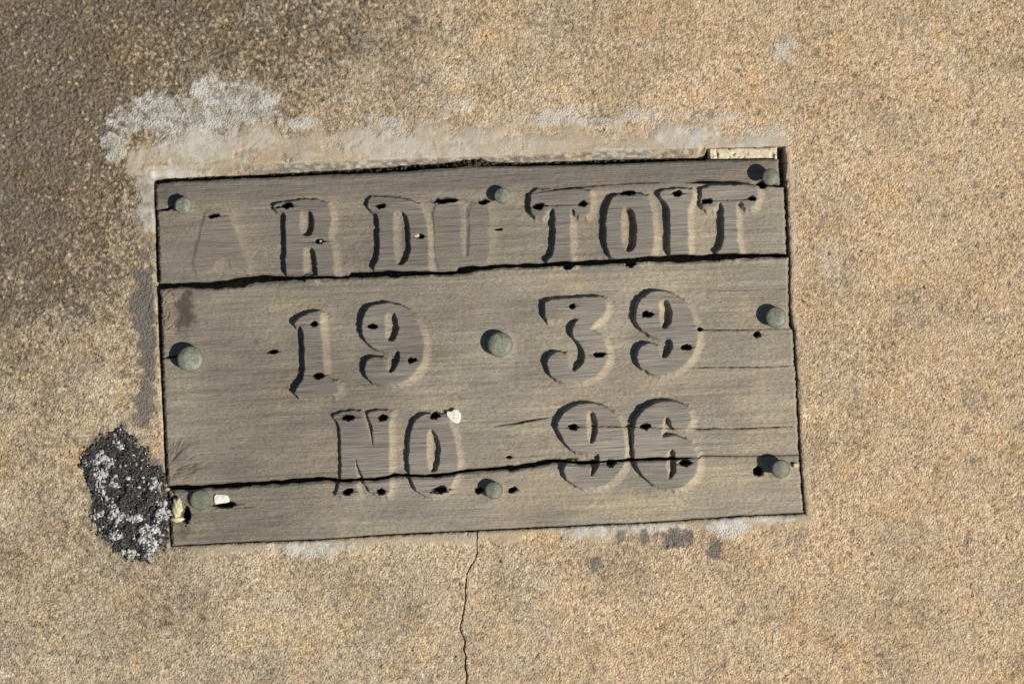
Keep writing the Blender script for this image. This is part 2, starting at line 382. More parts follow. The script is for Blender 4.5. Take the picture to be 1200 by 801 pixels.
    ledge = sstep(-2.0, 1.0, Y - RIM(X) + 2 * (n_sm - 0.5)) * (1 - sstep(206, 214, Y)) * sstep(176, 184, X) * (1 - sstep(822, 830, X))
    stain = np.maximum(stain, 0.85 * ledge * sstep(0.30, 0.6, fbm(X / 6, Y / 3, 77, 3)) * sstep(230, 330, X))
    warm = np.clip(0.25 + 0.75 * sstep(300, 1000, X) + 0.7 * (fbm(X / 45, Y / 45, 61) - 0.5) * 2 * fade, 0, 1)
    # ---- relief in millimetres
    rough = (0.42 + 0.85 * left + 0.55 * (n_mid - 0.5)) * (1 - 0.66 * np.clip(mortar, 0, 1)) * (1 - 0.80 * np.clip(white0 * 1.3, 0, 1))
    wxj = X + 2.2 * (n_sm - 0.5); wyj = Y + 2.2 * (fbm(X / 9, Y / 9, 22, 3) - 0.5)
    f1, id1 = worley(wxj / 4.0, wyj / 4.0, 101); f2, id2 = worley(wxj / 2.6, wyj / 2.6, 102)
    b1 = np.clip(1 - (f1 / 0.72) ** 2, 0, 1) * (0.35 + 0.65 * id1); b2 = np.clip(1 - (f2 / 0.75) ** 2, 0, 1) * (0.3 + 0.7 * id2)
    z = rough * fade * (0.85 * b1 + 0.45 * b2 - 0.55) + 1.0 * (n_mid - 0.5) * (0.5 + left) + 0.55 * (n_sm - 0.5) * (0.35 + rough) * fade + 1.1 * (n_big - 0.5)
    fp, idp = worley(X / 23, Y / 23, 103)
    dens = sstep(0.40, 0.62, fbm(X / 70, Y / 70, 105))
    pit = (idp > 0.80 - 0.25 * dens) * (1 - sstep(0.02, 0.03 + 0.10 * (idp - .5), fp + 0.10 * (n_sm - .5))) * fade * (1 - 0.6 * mortar)
    z -= 1.3 * pit
    fm, idm = worley(wxj / 7.5, wyj / 7.5, 104)
    speck = (idm > 0.70 - 0.15 * dens) * (1 - sstep(0.14, 0.34, fm + 0.25 * (id2 - .5))) * (0.45 + 0.55 * id1) * (1 - 0.55 * mortar)
    fq, idq = worley(wxj / 8.5, wyj / 8.5, 106)
    bright = (idq > 0.80) * (1 - sstep(0.14, 0.30, fq)) * (1 - 0.8 * mortar)
    z -= 0.35 * speck * rough * fade
    z += 0.7 * mortar + 0.5 * sstep(0.15, 0.75, white0)
    z -= 1.5 * ledge
    z -= 0.9 * (hs < 3) * (1 - sstep(0, 3.5, hs)) * (fbm(X / 5, Y / 5, 81, 2))       # worn arris round the recess
    cd = line_dist(X + 1.6 * (fbm(X / 3.5, Y / 3.5, 83, 2) - .5), Y, CRACK)
    cw = np.interp(Y, [620, 650, 700, 740, 801], [0.40, 0.48, 0.62, 0.72, 0.85])
    z -= 3.2 * (0.45 + 1.1 * (n_sm - 0.2)) * (1 - sstep(cw * 0.55, cw * 1.45, cd)) * (Y > 612)
    grain = np.clip(0.52 * id1 + 0.48 * id2, 0, 1); grain = np.clip((grain - 0.5) * 1.45 + 0.54, 0, 1)
    grain = np.clip(grain * (0.72 + 0.38 * np.clip(b1 + b2, 0, 1)), 0, 1)
    grain *= (1 - 0.6 * pit) * (1 - 0.72 * speck); grain = grain + (0.95 - grain) * 0.7 * bright
    grime = grime * (1 + fade * (0.62 * (1 - id1) + 0.30 * (1 - id2) - 0.46)) * (1 - 0.75 * bright * fade)
    grain = 0.5 + (grain - 0.5) * fade
    # ---- snap the sheet to the recess outline, sink what lies inside
    tol = 0.75
    gy, gx = np.gradient(hs, ys, xs); gl = np.maximum(np.sqrt(gx * gx + gy * gy), 0.3)
    near = np.abs(hs) < tol
    X = np.where(near, X - hs * gx / gl ** 2, X); Y = np.where(near, Y - hs * gy / gl ** 2, Y)
    z = np.where(hs <= -tol, -19.0, z)
    border = np.zeros_like(near); border[0, :] = border[-1, :] = True; border[:, 0] = border[:, -1] = True
    z = np.where(border, -70.0, z)
    V = np.stack([wx(X), wy(Y), z * 0.001], -1).reshape(-1, 3)
    idx = np.arange(nx * ny).reshape(ny, nx)
    F = np.stack([idx[:-1, :-1], idx[1:, :-1], idx[1:, 1:], idx[:-1, 1:]], -1).reshape(-1, 4)
    at = {'grain': grain, 'mortar': mortar, 'white': np.clip(white, 0, 1), 'grime': np.clip(grime, 0, 1), 'stain': np.clip(stain, 0, 1), 'warm': warm, 'far': 1 - fade}
    at = {k: a.ravel() for k, a in at.items()}
    fc = lambda a: a.ravel()[F].mean(1)
    fw = (fc(white0) > 0.5) & (fc(Y0) < 230) & (fc(X0) < 345); fmn = (fc(mortar) > 0.5) & ~fw & (fc(hs) > -0.3) & (fc(Y0) < 330)
    rest = ~(fw | fmn)
    slab = mesh_obj('concrete_slab', *subset(V, F, at, rest)[:2], M_CONC, None, subset(V, F, at, rest)[2])
    tag(slab, 'rough sandy tan concrete slab around the wooden plaque', kind='structure')
    for nm, s, lb in (('mortar_band', fmn, 'smooth pale mortar band along the plaque edge'), ('plaster_smear', fw, 'whitish plaster smear above the plaque corner')):
        v, f, a = subset(V, F, at, s)
        o = mesh_obj(nm, v, f, M_CONC, slab, a); o['label'] = lb
    return slab

slab = build_slab()

# ------------------------------------------------------------------ the plaque
ROT = math.radians(2.75)
plaque = bpy.data.objects.new('wooden_plaque', None); COL.objects.link(plaque)
plaque.empty_display_size = 0.05
plaque.location = (wx(561), wy(407), -0.019); plaque.rotation_euler = (0, 0, ROT)
tag(plaque, 'weathered grey wooden plaque with raised name, year and number, split along the grain', 'plaque')
INV = (Matrix.Translation(plaque.location) @ Matrix.Rotation(ROT, 4, 'Z')).inverted()
INVN = np.array(INV)
def to_local(V):
    return V @ INVN[:3, :3].T + INVN[:3, 3]

# raised characters: (name, relief in mm, outlines)
L_ = []
def ch(lbl, h, outer, *holes): L_.append((lbl, h, [chaikin(outer, 1)] + [chaikin(x, 2) for x in holes]))
ch('faint worn letter A', 0.7, [(244, 247), (265, 246), (272, 262), (282, 290), (293, 318), (273, 318), (268, 303), (252, 303), (248, 318), (226, 318), (232, 290), (238, 264)])
ch('raised letter R', 3.9, [(322, 240), (328, 238.5), (340, 236), (356, 235), (372, 235), (382, 238), (387, 246), (388.5, 256), (387, 268), (384, 278), (388, 285), (391, 296), (392, 318), (391, 323), (336, 323), (335.5, 319), (335.5, 290), (335, 256), (334, 249), (322, 247)],
   [(352, 248), (358, 247), (364, 247), (368, 254), (369, 266), (365, 276), (358, 277), (353, 276), (352, 262)], [(356, 289), (367, 290), (371, 300), (372, 314), (372, 327), (364, 328), (356, 327), (355.5, 305)])
ch('raised letter D', 3.7, [(432, 231), (446, 231), (460, 232), (482, 235), (492, 241), (498, 254), (501, 275), (502, 295), (503, 316), (502, 318), (438, 317), (438, 312), (444, 304), (444.5, 280), (444.5, 252), (432, 246)],
   [(461, 248), (467, 247), (473, 248), (480, 258), (481.5, 280), (481, 300), (472, 311), (463, 311), (461, 280)])
ch('worn letter U', 0.85, [(509, 238), (525, 237), (539, 238), (540, 258), (540, 280), (541, 302), (550, 302), (551, 280), (551, 258), (551, 241), (562, 240), (572, 241), (573, 270), (572, 304), (563, 314), (518, 314), (510, 304), (509, 270)])
ch('raised letter T beside the letter U', 4.2, [(622, 223), (655, 222.5), (689, 222), (692, 236), (690, 252), (674, 253), (672, 245), (668, 245), (668, 275), (668.5, 303), (673, 310), (640, 310), (641, 305), (649.5, 298), (650.5, 275), (650, 250), (648, 244), (640, 246), (638, 254), (624, 254), (621.5, 243)])
ch('raised letter O between T and I', 4.4, [(717, 231), (725, 228), (740, 227), (755, 227), (762, 240), (765, 262), (766, 285), (763, 298), (755, 304), (716, 304), (711, 290), (709, 268), (711, 245)],
   [(728, 242), (739, 243), (744, 253), (746, 272), (745, 287), (740, 296), (730, 294), (727, 270)])
ch('raised letter I', 4.3, [(773, 224), (790, 222), (808, 221), (812, 226), (811, 234), (806, 240), (805, 260), (806, 290), (807, 302), (784, 302), (784.5, 290), (785, 262), (783, 240), (773, 232)])
ch('raised letter T at the end of the name', 4.1, [(822, 219), (850, 218), (884, 217), (888, 224), (885, 235), (882, 243), (871, 244), (869, 237), (862, 237), (862, 255), (863, 280), (867, 301), (837, 301), (838, 297), (846, 290), (848, 275), (847.5, 255), (846, 238), (842, 237), (838, 244), (824, 246), (821, 236)])
ch('raised digit 1', 4.2, [(344, 381), (350, 373), (358, 368), (367, 366), (375, 365), (376, 378), (378, 405), (380.5, 437), (386, 444), (395, 448), (397, 462), (370, 462), (344, 463), (349, 452), (358, 440), (357, 412), (355.5, 382)])
NINE = [(458, 355), (470, 358), (482, 366), (491, 379), (496, 395), (497, 410), (494, 424), (487, 436), (476, 445), (462, 450), (446, 450), (433, 446), (427.5, 436), (428, 426), (433, 419), (442, 417.5), (450, 420), (453, 428), (454, 436), (460, 437), (467, 428), (469, 416), (467, 410), (458, 412), (447, 411), (437, 407), (429, 401), (425, 390), (424, 381), (427, 366), (434, 359), (446, 355.5)]
ch('raised digit 9 beside the digit 1', 4.2, NINE, [(452, 368), (458, 366.5), (463, 367), (467, 378), (467.5, 390), (462, 400), (456, 400), (452, 397), (451, 382)])
ch('raised digit 3', 4.2, [(639, 351), (665, 349.5), (690, 348), (704, 347.5), (709, 352), (711, 360), (708, 368), (700, 375), (693, 382), (690, 386), (700, 391), (708, 399), (712, 411), (711, 424), (704, 435), (693, 443), (678, 447), (660, 447), (648, 443), (643, 435), (641, 425), (644, 416), (651, 412), (660, 413), (665, 420), (667, 431), (671, 435), (679, 431), (685, 422), (685.5, 412), (680, 402), (671, 394), (670, 386), (674, 378), (678, 373), (660, 371), (648, 373), (639, 375), (638.5, 363)])
ch('raised digit 9 beside the digit 3', 4.4, [(770, 341), (784, 342.5), (797, 350), (807, 361), (812, 374), (816, 386), (817, 398), (813, 412), (805, 424), (792, 434), (777, 439), (762, 437), (751, 431), (746, 421), (747, 410), (752, 404), (760, 402), (768, 405), (772, 412), (775, 419), (781, 418), (787, 410), (788, 400), (784, 396), (770, 395), (757, 391), (748, 383), (744, 374), (745, 362), (750, 351), (759, 344)],
   [(772, 352), (777, 350.5), (782, 351), (787, 360), (787, 376), (781, 385), (776, 385.5), (773, 383), (771.5, 368)])
ch('raised letter N', 2.5, [(391, 485), (404, 482.5), (416, 481.5), (424, 482), (430, 500), (436, 522), (437.5, 522), (437, 508), (435, 495), (432, 489), (431.5, 482), (444, 481), (457, 481), (457, 490), (455.5, 497), (456, 530), (456, 556), (457, 579), (442, 580), (430, 572), (424, 555), (420, 545), (417, 535), (416, 540), (418, 556), (418, 572), (421, 580), (393, 580), (397, 572), (400, 560), (400, 520), (398, 497), (391, 490)])
ch('raised letter O beside the letter N', 3.5, [(483, 500), (490, 488), (500, 485), (512, 485.5), (522, 487), (528, 497), (533, 515), (536, 535), (536, 550), (532, 562), (525, 572), (510, 580), (495, 579), (486, 572), (481, 558), (479.5, 540), (480, 518)],
   [(501, 503), (506, 502), (511, 506), (516, 520), (516, 538), (512, 551), (507, 554), (502, 550), (499.5, 525)])
ch('raised digit 9 beside the digit 6', 4.0, [(683, 472), (700, 473), (715, 480), (725, 491), (731, 508), (732.5, 528), (730, 545), (723, 557), (711, 566), (695, 571), (678, 570), (665, 563), (660.5, 553), (662, 543), (668, 539), (680, 540), (688, 546), (691, 557), (697, 554), (702, 545), (703, 534), (700, 530), (685, 531), (671, 528), (662, 519), (656, 506), (652, 498), (659, 485), (668, 477)],
   [(688, 482), (693, 481), (697, 483), (700, 495), (700, 508), (695, 518), (691, 519), (688, 515), (686.5, 498)])
ch('raised digit 6', 4.5, [(783, 469), (797, 472), (806, 479), (809, 489), (807, 499), (800, 502), (791, 502), (786, 499), (785, 490), (780, 487), (776, 493), (774, 503), (774, 512), (780, 511), (793, 510), (806, 516), (815, 527), (818, 541), (815, 554), (806, 565), (793, 572), (776, 571), (761, 565), (750, 553), (743, 538), (741.5, 516), (743, 498), (748, 486), (757, 477), (769, 471)],
   [(781, 527), (785, 525), (788, 525), (792, 535), (792, 550), (786, 561), (782, 560), (779.5, 545)])

# pin holes (x, y, half width, half height)
PINS = [(338, 241, 7, 4), (374, 283, 5, 3), (250, 253, 8, 2.6), (447, 241.5, 6.5, 3.4), (520, 235, 15, 3.6), (566, 236.5, 6, 3.2), (491, 277, 6, 3), (631, 242, 6.5, 4.5), (682.5, 239, 5, 4),
        (735, 226.5, 10, 3.2), (793, 227.5, 5.5, 4), (828, 236, 6.5, 3.6), (880, 233, 5, 3), (318, 412, 6, 3), (368, 379.5, 5, 3.4), (373, 440, 7, 3.6), (436.5, 382, 6.5, 3.4), (482, 422, 6, 3.4),
        (670, 358.7, 4.6, 3.6), (702.5, 415, 7, 3.6), (757.5, 368, 7, 3.8), (803, 407, 6.4, 3.8), (820, 386, 3.2, 2.6), (887, 391.8, 4.3, 4.3), (407, 489, 8, 4), (448.5, 489, 6, 4.2), (509, 487, 6, 4.2),
        (408.5, 575.5, 7, 4), (446, 575.5, 5, 4.5), (515.5, 573.5, 11, 5), (600, 574, 6, 3.6), (561, 575, 6, 4), (671, 500, 6.5, 4), (715, 542, 6, 5), (755.5, 499.5, 6.5, 4.2), (802, 541.5, 7, 4.3),
        (597, 535.7, 4, 1.6), (889, 552, 6.5, 6), (893, 216, 6, 6.5), (584, 268.5, 5, 1.2), (262, 591, 16, 4.8), (205, 585, 5, 5), (739, 309, 6, 4), (665, 312, 6, 4), (218, 603, 5, 13)]
# open checks along the grain: (points, half width, depth mm)
CHECKS = [([(593, 232), (615, 228.5), (640, 224), (680, 219), (740, 214.5), (800, 212.8)], 1.0, 3), ([(796, 212.8), (830, 213), (862, 213.5), (884, 215)], 1.9, 9), ([(880, 215), (900, 216.5), (918, 217.5)], 1.6, 12),
          ([(798, 387), (820, 386), (860, 386.5), (900, 385.5), (931, 384.5)], .75, 5), ([(790, 430.5), (830, 430), (880, 430), (933, 428)], .8, 5), ([(815, 340), (870, 340), (926, 337.5)], .6, 2.5),
          ([(644, 501), (672, 500), (700, 499), (740, 499.5), (775, 501), (812, 502.5), (860, 502), (900, 500.5), (936, 498.5)], .85, 6), ([(575, 499), (600, 496.5), (630, 491), (652, 487.5)], 1.0, 4), ([(604, 496.5), (618, 494)], .8, 3),
          ([(182, 246.5), (196, 245.5), (206, 241)], 1.4, 8), ([(188, 419), (200, 418.5), (212, 417)], 1.3, 8), ([(424, 238), (470, 239.5), (505, 236)], .6, 3), ([(538, 236), (560, 237), (585, 233)], .7, 4),
          ([(245, 255), (275, 251.5)], .6, 3), ([(318, 244), (340, 240)], 1.3, 5), ([(430, 384), (460, 382.5)], .5, 3), ([(455, 422.5), (500, 422)], .6, 4), ([(345, 440), (395, 438.5)], .6, 3), ([(345, 380), (380, 379.5)], .6, 3),
          ([(685, 416), (722, 413.5)], .6, 4), ([(782, 407.5), (824, 406.5)], .6, 4), ([(740, 369), (775, 367.5)], .5, 4), ([(655, 359.5), (695, 357)], .6, 2), ([(392, 491), (420, 488), (455, 489)], .6, 3),
          ([(268, 596), (300, 593)], .7, 2.5), ([(312, 412.5), (334, 411)], .5, 3), ([(622, 241), (650, 241), (690, 239)], .6, 4), ([(820, 236), (850, 235), (893, 233)], .6, 4), ([(350, 284.5), (395, 282.5)], .6, 3), ([(780, 228), (812, 227)], .6, 3),
          ([(580, 537), (640, 533)], .5, 1.2), ([(660, 538), (680, 536.5)], 1.0, 3), 
          ([(190, 384), (212, 385)], .6, 2), ([(480, 541), (482, 542)], .5, 1)]
# nails: x, y, head radius, height of the head above the worn wood (mm), flat
NAILS = [(214, 240.5, 10.2, 6.6), (588.5, 229, 9.6, 6.0), (903.3, 207, 10, 9.0), (222, 420.5, 15.4, 8.0), (585.5, 403.5, 15, 6.2), (909.5, 371.8, 12.4, 6.4), (234.5, 586, 12, 2.2), (578.5, 574.5, 10.5, 5.6), (915.5, 549.3, 11.2, 8.4)]

S1U = curve([(180, 331), (187, 332), (202, 332), (237, 330), (253, 329), (277, 325), (305, 322), (333, 323.5), (354, 323), (393, 323.5), (408, 323.2), (410, 319), (440, 318), (453, 316.5), (490, 318), (534, 317), (537, 312.5), (569, 310.5), (607, 309), (680, 305.5), (715, 303.5), (745, 301.5), (762, 299.5), (797, 298), (855, 297), (925, 297)])
S1L_ = curve([(180, 344), (187, 342), (202, 338.5), (218, 337), (237, 339), (260, 339), (284, 337), (300, 332), (323, 331.5), (347, 329.5), (393, 327.5), (412, 326), (440, 326), (513, 323.5), (546, 322), (560, 317.5), (583, 315.5), (630, 314), (655, 314), (700, 311), (762, 308), (806, 308.5), (843, 306), (890, 303), (930, 302.5)])
S1L = lambda x: S1L_(x) - 1.3
S2U = curve([(190, 568.5), (230, 568.5), (277, 565), (323, 562.7), (370, 559), (389, 559), (407, 561), (440, 558.5), (462, 554.5), (481, 556), (513, 554.5), (551, 548.9), (583, 547), (602, 545), (630, 540.5), (649, 537.2), (665, 539), (700, 540), (738, 536.8), (780, 535), (818, 535.8), (822, 533.5), (867, 534), (945, 532.5)])
S2L = curve([(190, 574.5), (218, 574), (242, 572.5), (300, 569), (347, 566), (382, 563), (403, 565), (440, 562.7), (467, 558.4), (513, 558.7), (541, 553.7), (593, 550), (597, 551.5), (630, 546), (653, 542), (680, 544), (734, 540.5), (783, 538.2), (818, 537.3), (822, 534.4), (867, 534.7), (945, 533.3)])
TOP = curve([(178, 217), (190, 215), (207, 212.5), (237, 212), (277, 209.5), (323, 208), (370, 205.5), (440, 203), (490, 199.7), (537, 196.5), (551, 195), (607, 195), (700, 193), (750, 190.5), (829, 188), (890, 186.8), (925, 187)])
BOT = curve([(195, 639.5), (218, 638), (288, 634.5), (370, 631.5), (438, 627), (474, 625), (558, 621), (630, 617.5), (700, 614), (738, 612.6), (797, 609), (867, 604), (913, 601.7), (950, 600)])
PLANKS = [
    (TOP, S1U, curve([(200, 182.2), (330, 187)]), curve([(180, 911.5), (213, 913), (216, 913.5), (219, 919), (297, 921.5)]), 740, 'upper strip of the split board bearing the name'),
    (S1L, S2U, curve([(335, 188), (400, 190), (450, 191.5), (500, 193.5), (570, 197)]), curve([(300, 923.5), (368, 924.2), (383, 924.8), (386, 928.5), (403, 930), (428, 930.8), (431, 932), (473, 933.6), (540, 936)]), 740, 'middle board bearing the year'),
    (S2L, BOT, curve([(570, 197), (640, 202)]), curve([(535, 936.5), (605, 941.5)]), 740, 'lower strip of the split board')]

ZP = 3.2         # level of the raised characters, mm above the slab
letter_V = [[] for _ in L_]; letter_F = [[] for _ in L_]; letter_A = [[] for _ in L_]
RES = 0.85
ZS = {}

def height(X, Y, k):
    """relief of board k at (X,Y): z in mm and masks"""
    cr, sr = math.cos(ROT), math.sin(ROT)
    Uu = (X - 561) * cr - (Y - 407) * sr; Vv = (X - 561) * sr + (Y - 407) * cr      # along / across the grain
    big = fbm(Uu / 120, Vv / 45, 201); mid = fbm(Uu / 40, Vv / 14, 205)
    st = fbm(Uu / 60, Vv / 3.4, 211, 4); fine = fbm(Uu / 22, Vv / 1.7, 221, 3); fuzz = fbm(Uu / 4.5, Vv / 3.0, 231, 3)
    D = 4.3 + 0.9 * (big - 0.5) * 2
    if k == 0:
        D *= 0.38 + 0.62 * sstep(222, 246, Y + (X - 560) * 0.04)
        D *= 0.55 + 0.45 * sstep(215, 330, X)
        D *= 0.75 + 0.25 * (1 - sstep(860, 905, X))
    elif k == 1:
        D *= 0.50 + 0.50 * sstep(195, 300, X + 30 * (mid - .5))
        D *= 0.70 + 0.30 * sstep(325, 350, Y + (X - 560) * 0.04)
        D *= 1 - 0.35 * sstep(815, 890, X)
    else:
        D *= 0.60 + 0.2 * sstep(380, 460, X)
    lit_slope = np.zeros_like(X); raised = np.zeros_like(X); plat = np.zeros_like(X); lid = np.full(X.shape, -1, int)
    jx = 2.4 * (fbm(X / 6, Y / 6, 241, 3) - .5); jy = 2.4 * (fbm(X / 6, Y / 6, 243, 2) - .5)
    for i, (lb, h, loops) in enumerate(L_):
        p = loops[0]; m = (X > p[:, 0].min() - 20) & (X < p[:, 0].max() + 20) & (Y > p[:, 1].min() - 20) & (Y < p[:, 1].max() + 20)
        if not m.any(): continue
        xs, ys = X[m] + jx[m], Y[m] + jy[m]
        d = poly_sdf(xs, ys, loops) - 0.5
        e = 0.8
        gx = (poly_sdf(xs + e, ys, loops) - 0.5 - d) / e; gy = (poly_sdf(xs, ys + e, loops) - 0.5 - d) / e
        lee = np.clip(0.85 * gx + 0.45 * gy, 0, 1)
        soft = 1.0 if h > 2 else 1.7
        w = (2.8 + 8.2 * lee) * soft
        s = np.clip((d + 0.6) / w, 0, 1)
        prof = (1 - s) ** 2 * (1 + 0.6 * s)
        hh = np.minimum(h, D[m] + 0.6) if h > 2 else h
        raised[m] = np.maximum(raised[m], hh * prof)
        pm = 1 - (sstep(-0.8, 1.6, d) if h > 2 else sstep(-3.5, 3, d))
        lit_slope[m] = np.maximum(lit_slope[m], lee * (1 - s) * (d > 0) * (1.0 if h > 2 else 0.7))
        plat[m] = np.maximum(plat[m], pm * (1.0 if h > 2 else 0.8))
        t = lid[m]; t[d < 0.2] = i; lid[m] = t
    z = ZP - D + raised
    wear = 1 - plat
    z += 0.34 * (st - 0.5) * 2 * (0.32 + 0.68 * plat) + 0.16 * (fine - 0.5) * 2 * (0.5 + 0.5 * plat) + 0.22 * (fuzz - 0.5) * 2 * wear + 0.7 * (mid - 0.5) * wear
    gr = np.zeros_like(X)
    for (cx, cy, rx, ry) in PINS:
        m = (np.abs(X - cx) < rx * 3.2) & (np.abs(Y - cy) < ry * 2.5 + 2)
        if not m.any(): continue
        rx, ry = rx * 0.92, ry * 0.92
        x, y = X[m] - cx, Y[m] - cy + 0.05 * (X[m] - cx)
        r = np.sqrt((x / rx) ** 2 + (y / ry) ** 2) + 0.95 * (fbm(X[m] / 4, Y[m] / 1.8, 251, 3) - .5)
        z[m] -= 10 * (1 - sstep(0.50, 1.12, r))
        tw = np.clip(1 - np.abs(x) / (2.3 * rx), 0, 1) ** 1.3 * ry * 0.45 * (0.4 + 1.2 * vn(X[m] / 5, Y[m] * 0 + cx, 253))
        tail = (1 - sstep(tw * 0.5, tw * 1.2 + 0.3, np.abs(y))) * (tw > 0.15)
        z[m] -= 1.0 * tail
        gr[m] = np.maximum(gr[m], np.maximum(0.8 * (1 - sstep(0.75, 1.25, r)), 0.3 * tail))
    for pts, hw, dep in CHECKS:
        p = np.array(pts); m = (X > p[:, 0].min() - 5) & (X < p[:, 0].max() + 5) & (Y > p[:, 1].min() - 6) & (Y < p[:, 1].max() + 6)
        if not m.any(): continue
        d = line_dist(X[m], Y[m] + 1.0 * (fbm(X[m] / 9, Y[m] / 30, 261, 2) - .5), pts)
        along = np.minimum(X[m] - p[:, 0].min(), p[:, 0].max() - X[m] + (30 if p[:, 0].max() > 910 else 0)) / max(8.0, 0.25 * np.ptp(p[:, 0]))
        g = np.clip(along, 0.05, 1) * (0.65 + 0.7 * (fbm(X[m] / 16, X[m] * 0 + p[0, 1], 263, 3) - .3))
        hv = (hw * 0.7 if hw < 1 else hw) * (0.5 + 0.5 * g)
        t = (1 - sstep(hv * 0.5, hv * 1.5 + 0.25, d)) * np.clip(g, 0, 1.2)
        z[m] -= (0.42 if hw < 1 else 0.7) * dep * t; gr[m] = np.maximum(gr[m], 0.45 * t)
    for (cx, cy, r, hn) in NAILS:
        m = (np.abs(X - cx) < r + 8) & (np.abs(Y - cy) < r + 8)
        if m.any():
            q = np.sqrt((X[m] - cx) ** 2 + (Y[m] - cy) ** 2)
            z[m] += 0.9 * (1 - sstep(r * 0.6, r + 6, q))
    tan = 0.55 * sstep(0.50, 0.72, fbm(X / 55, Y / 40, 271)) + 0.7 * blob(X, Y, 735, 592, 95, 14, 71, .6, .6, 20) + 0.5 * blob(X, Y, 680, 330, 60, 10, 72, .7, .6, 14) \
        + .45 * blob(X, Y, 770, 450, 70, 16, 73, .8, .6, 16) + .35 * blob(X, Y, 480, 470, 60, 10, 74, .8, .6, 16)
    # checked end grain at the left edge of the middle board, splintered corner below it
    eg = blob(X, Y, 199, 368, 11, 32, 75, .5, .4, 7)
    r1 = np.abs(fbm(X / 9, Y / 9, 281, 3) - .5) * 2; crk = (1 - sstep(0.02, 0.12, r1))
    fan = blob(X, Y, 212, 540, 22, 20, 76, .5, .6, 8)
    ang = np.arctan2(560 - Y, X - 186); r2 = np.abs(fbm(ang * 7, np.hypot(X - 186, Y - 560) / 26, 283, 3) - .5) * 2; crf = (1 - sstep(0.03, 0.20, r2)) * fan
    z -= 0.7 * crk * eg + 0.9 * crf
    gr = np.maximum.reduce([gr, 0.22 * crk * eg, 0.5 * crf])
    tan = np.clip(tan + 0.8 * eg + 0.8 * lit_slope, 0, 1) * (1 - plat)  # sun-facing letter flanks get a painted lit tone besides the tan patches
    # wood that lost less of its face keeps the greyer, darker skin
    skin = 0.75 * sstep(0.42, 0.60, fbm(Uu / 50, Vv / 30, 291, 4) + 0.10 * (1 - sstep(200, 420, X))) * 0.6
    if k == 0: skin = np.maximum(skin, 0.85 * (1 - sstep(216, 236, Y + (X - 560) * 0.04 + 14 * (mid - .5))))
    plat = np.maximum(plat, skin * (1 - lit_slope))
    gr = np.maximum.reduce([gr, 0.8 * blob(X, Y, 218, 362, 10, 28, 81, .8, .5, 7), 0.25 * blob(X, Y, 212, 545, 16, 14, 82, .9, .5, 6), 0.4 * blob(X, Y, 195, 226, 14, 8, 83, .8, .6, 7),
                            0.45 * blob(X, Y, 215, 612, 8, 16, 84, .7, .5, 6), 0.35 * blob(X, Y, 300, 400, 3, 3, 85)])
    bleach = np.clip(0.10 + 0.62 * sstep(300, 760, X + 0.35 * (Y - 400)) + 0.9 * (fbm(Uu / 70, Vv / 40, 293, 4) - .5), 0, 1) * (0.5 if k == 0 else 1)
    if k == 0: bleach = np.maximum(bleach, 0.7 * sstep(214, 226, Y) * sstep(690, 800, X))
    if k == 0: bleach = bleach * (1 - 0.9 * (1 - sstep(212, 234, Y + (X - 560) * 0.04)) * (1 - sstep(880, 905, X)))
    return z, plat, np.clip(gr, 0, 1), tan, lid, fuzz, bleach

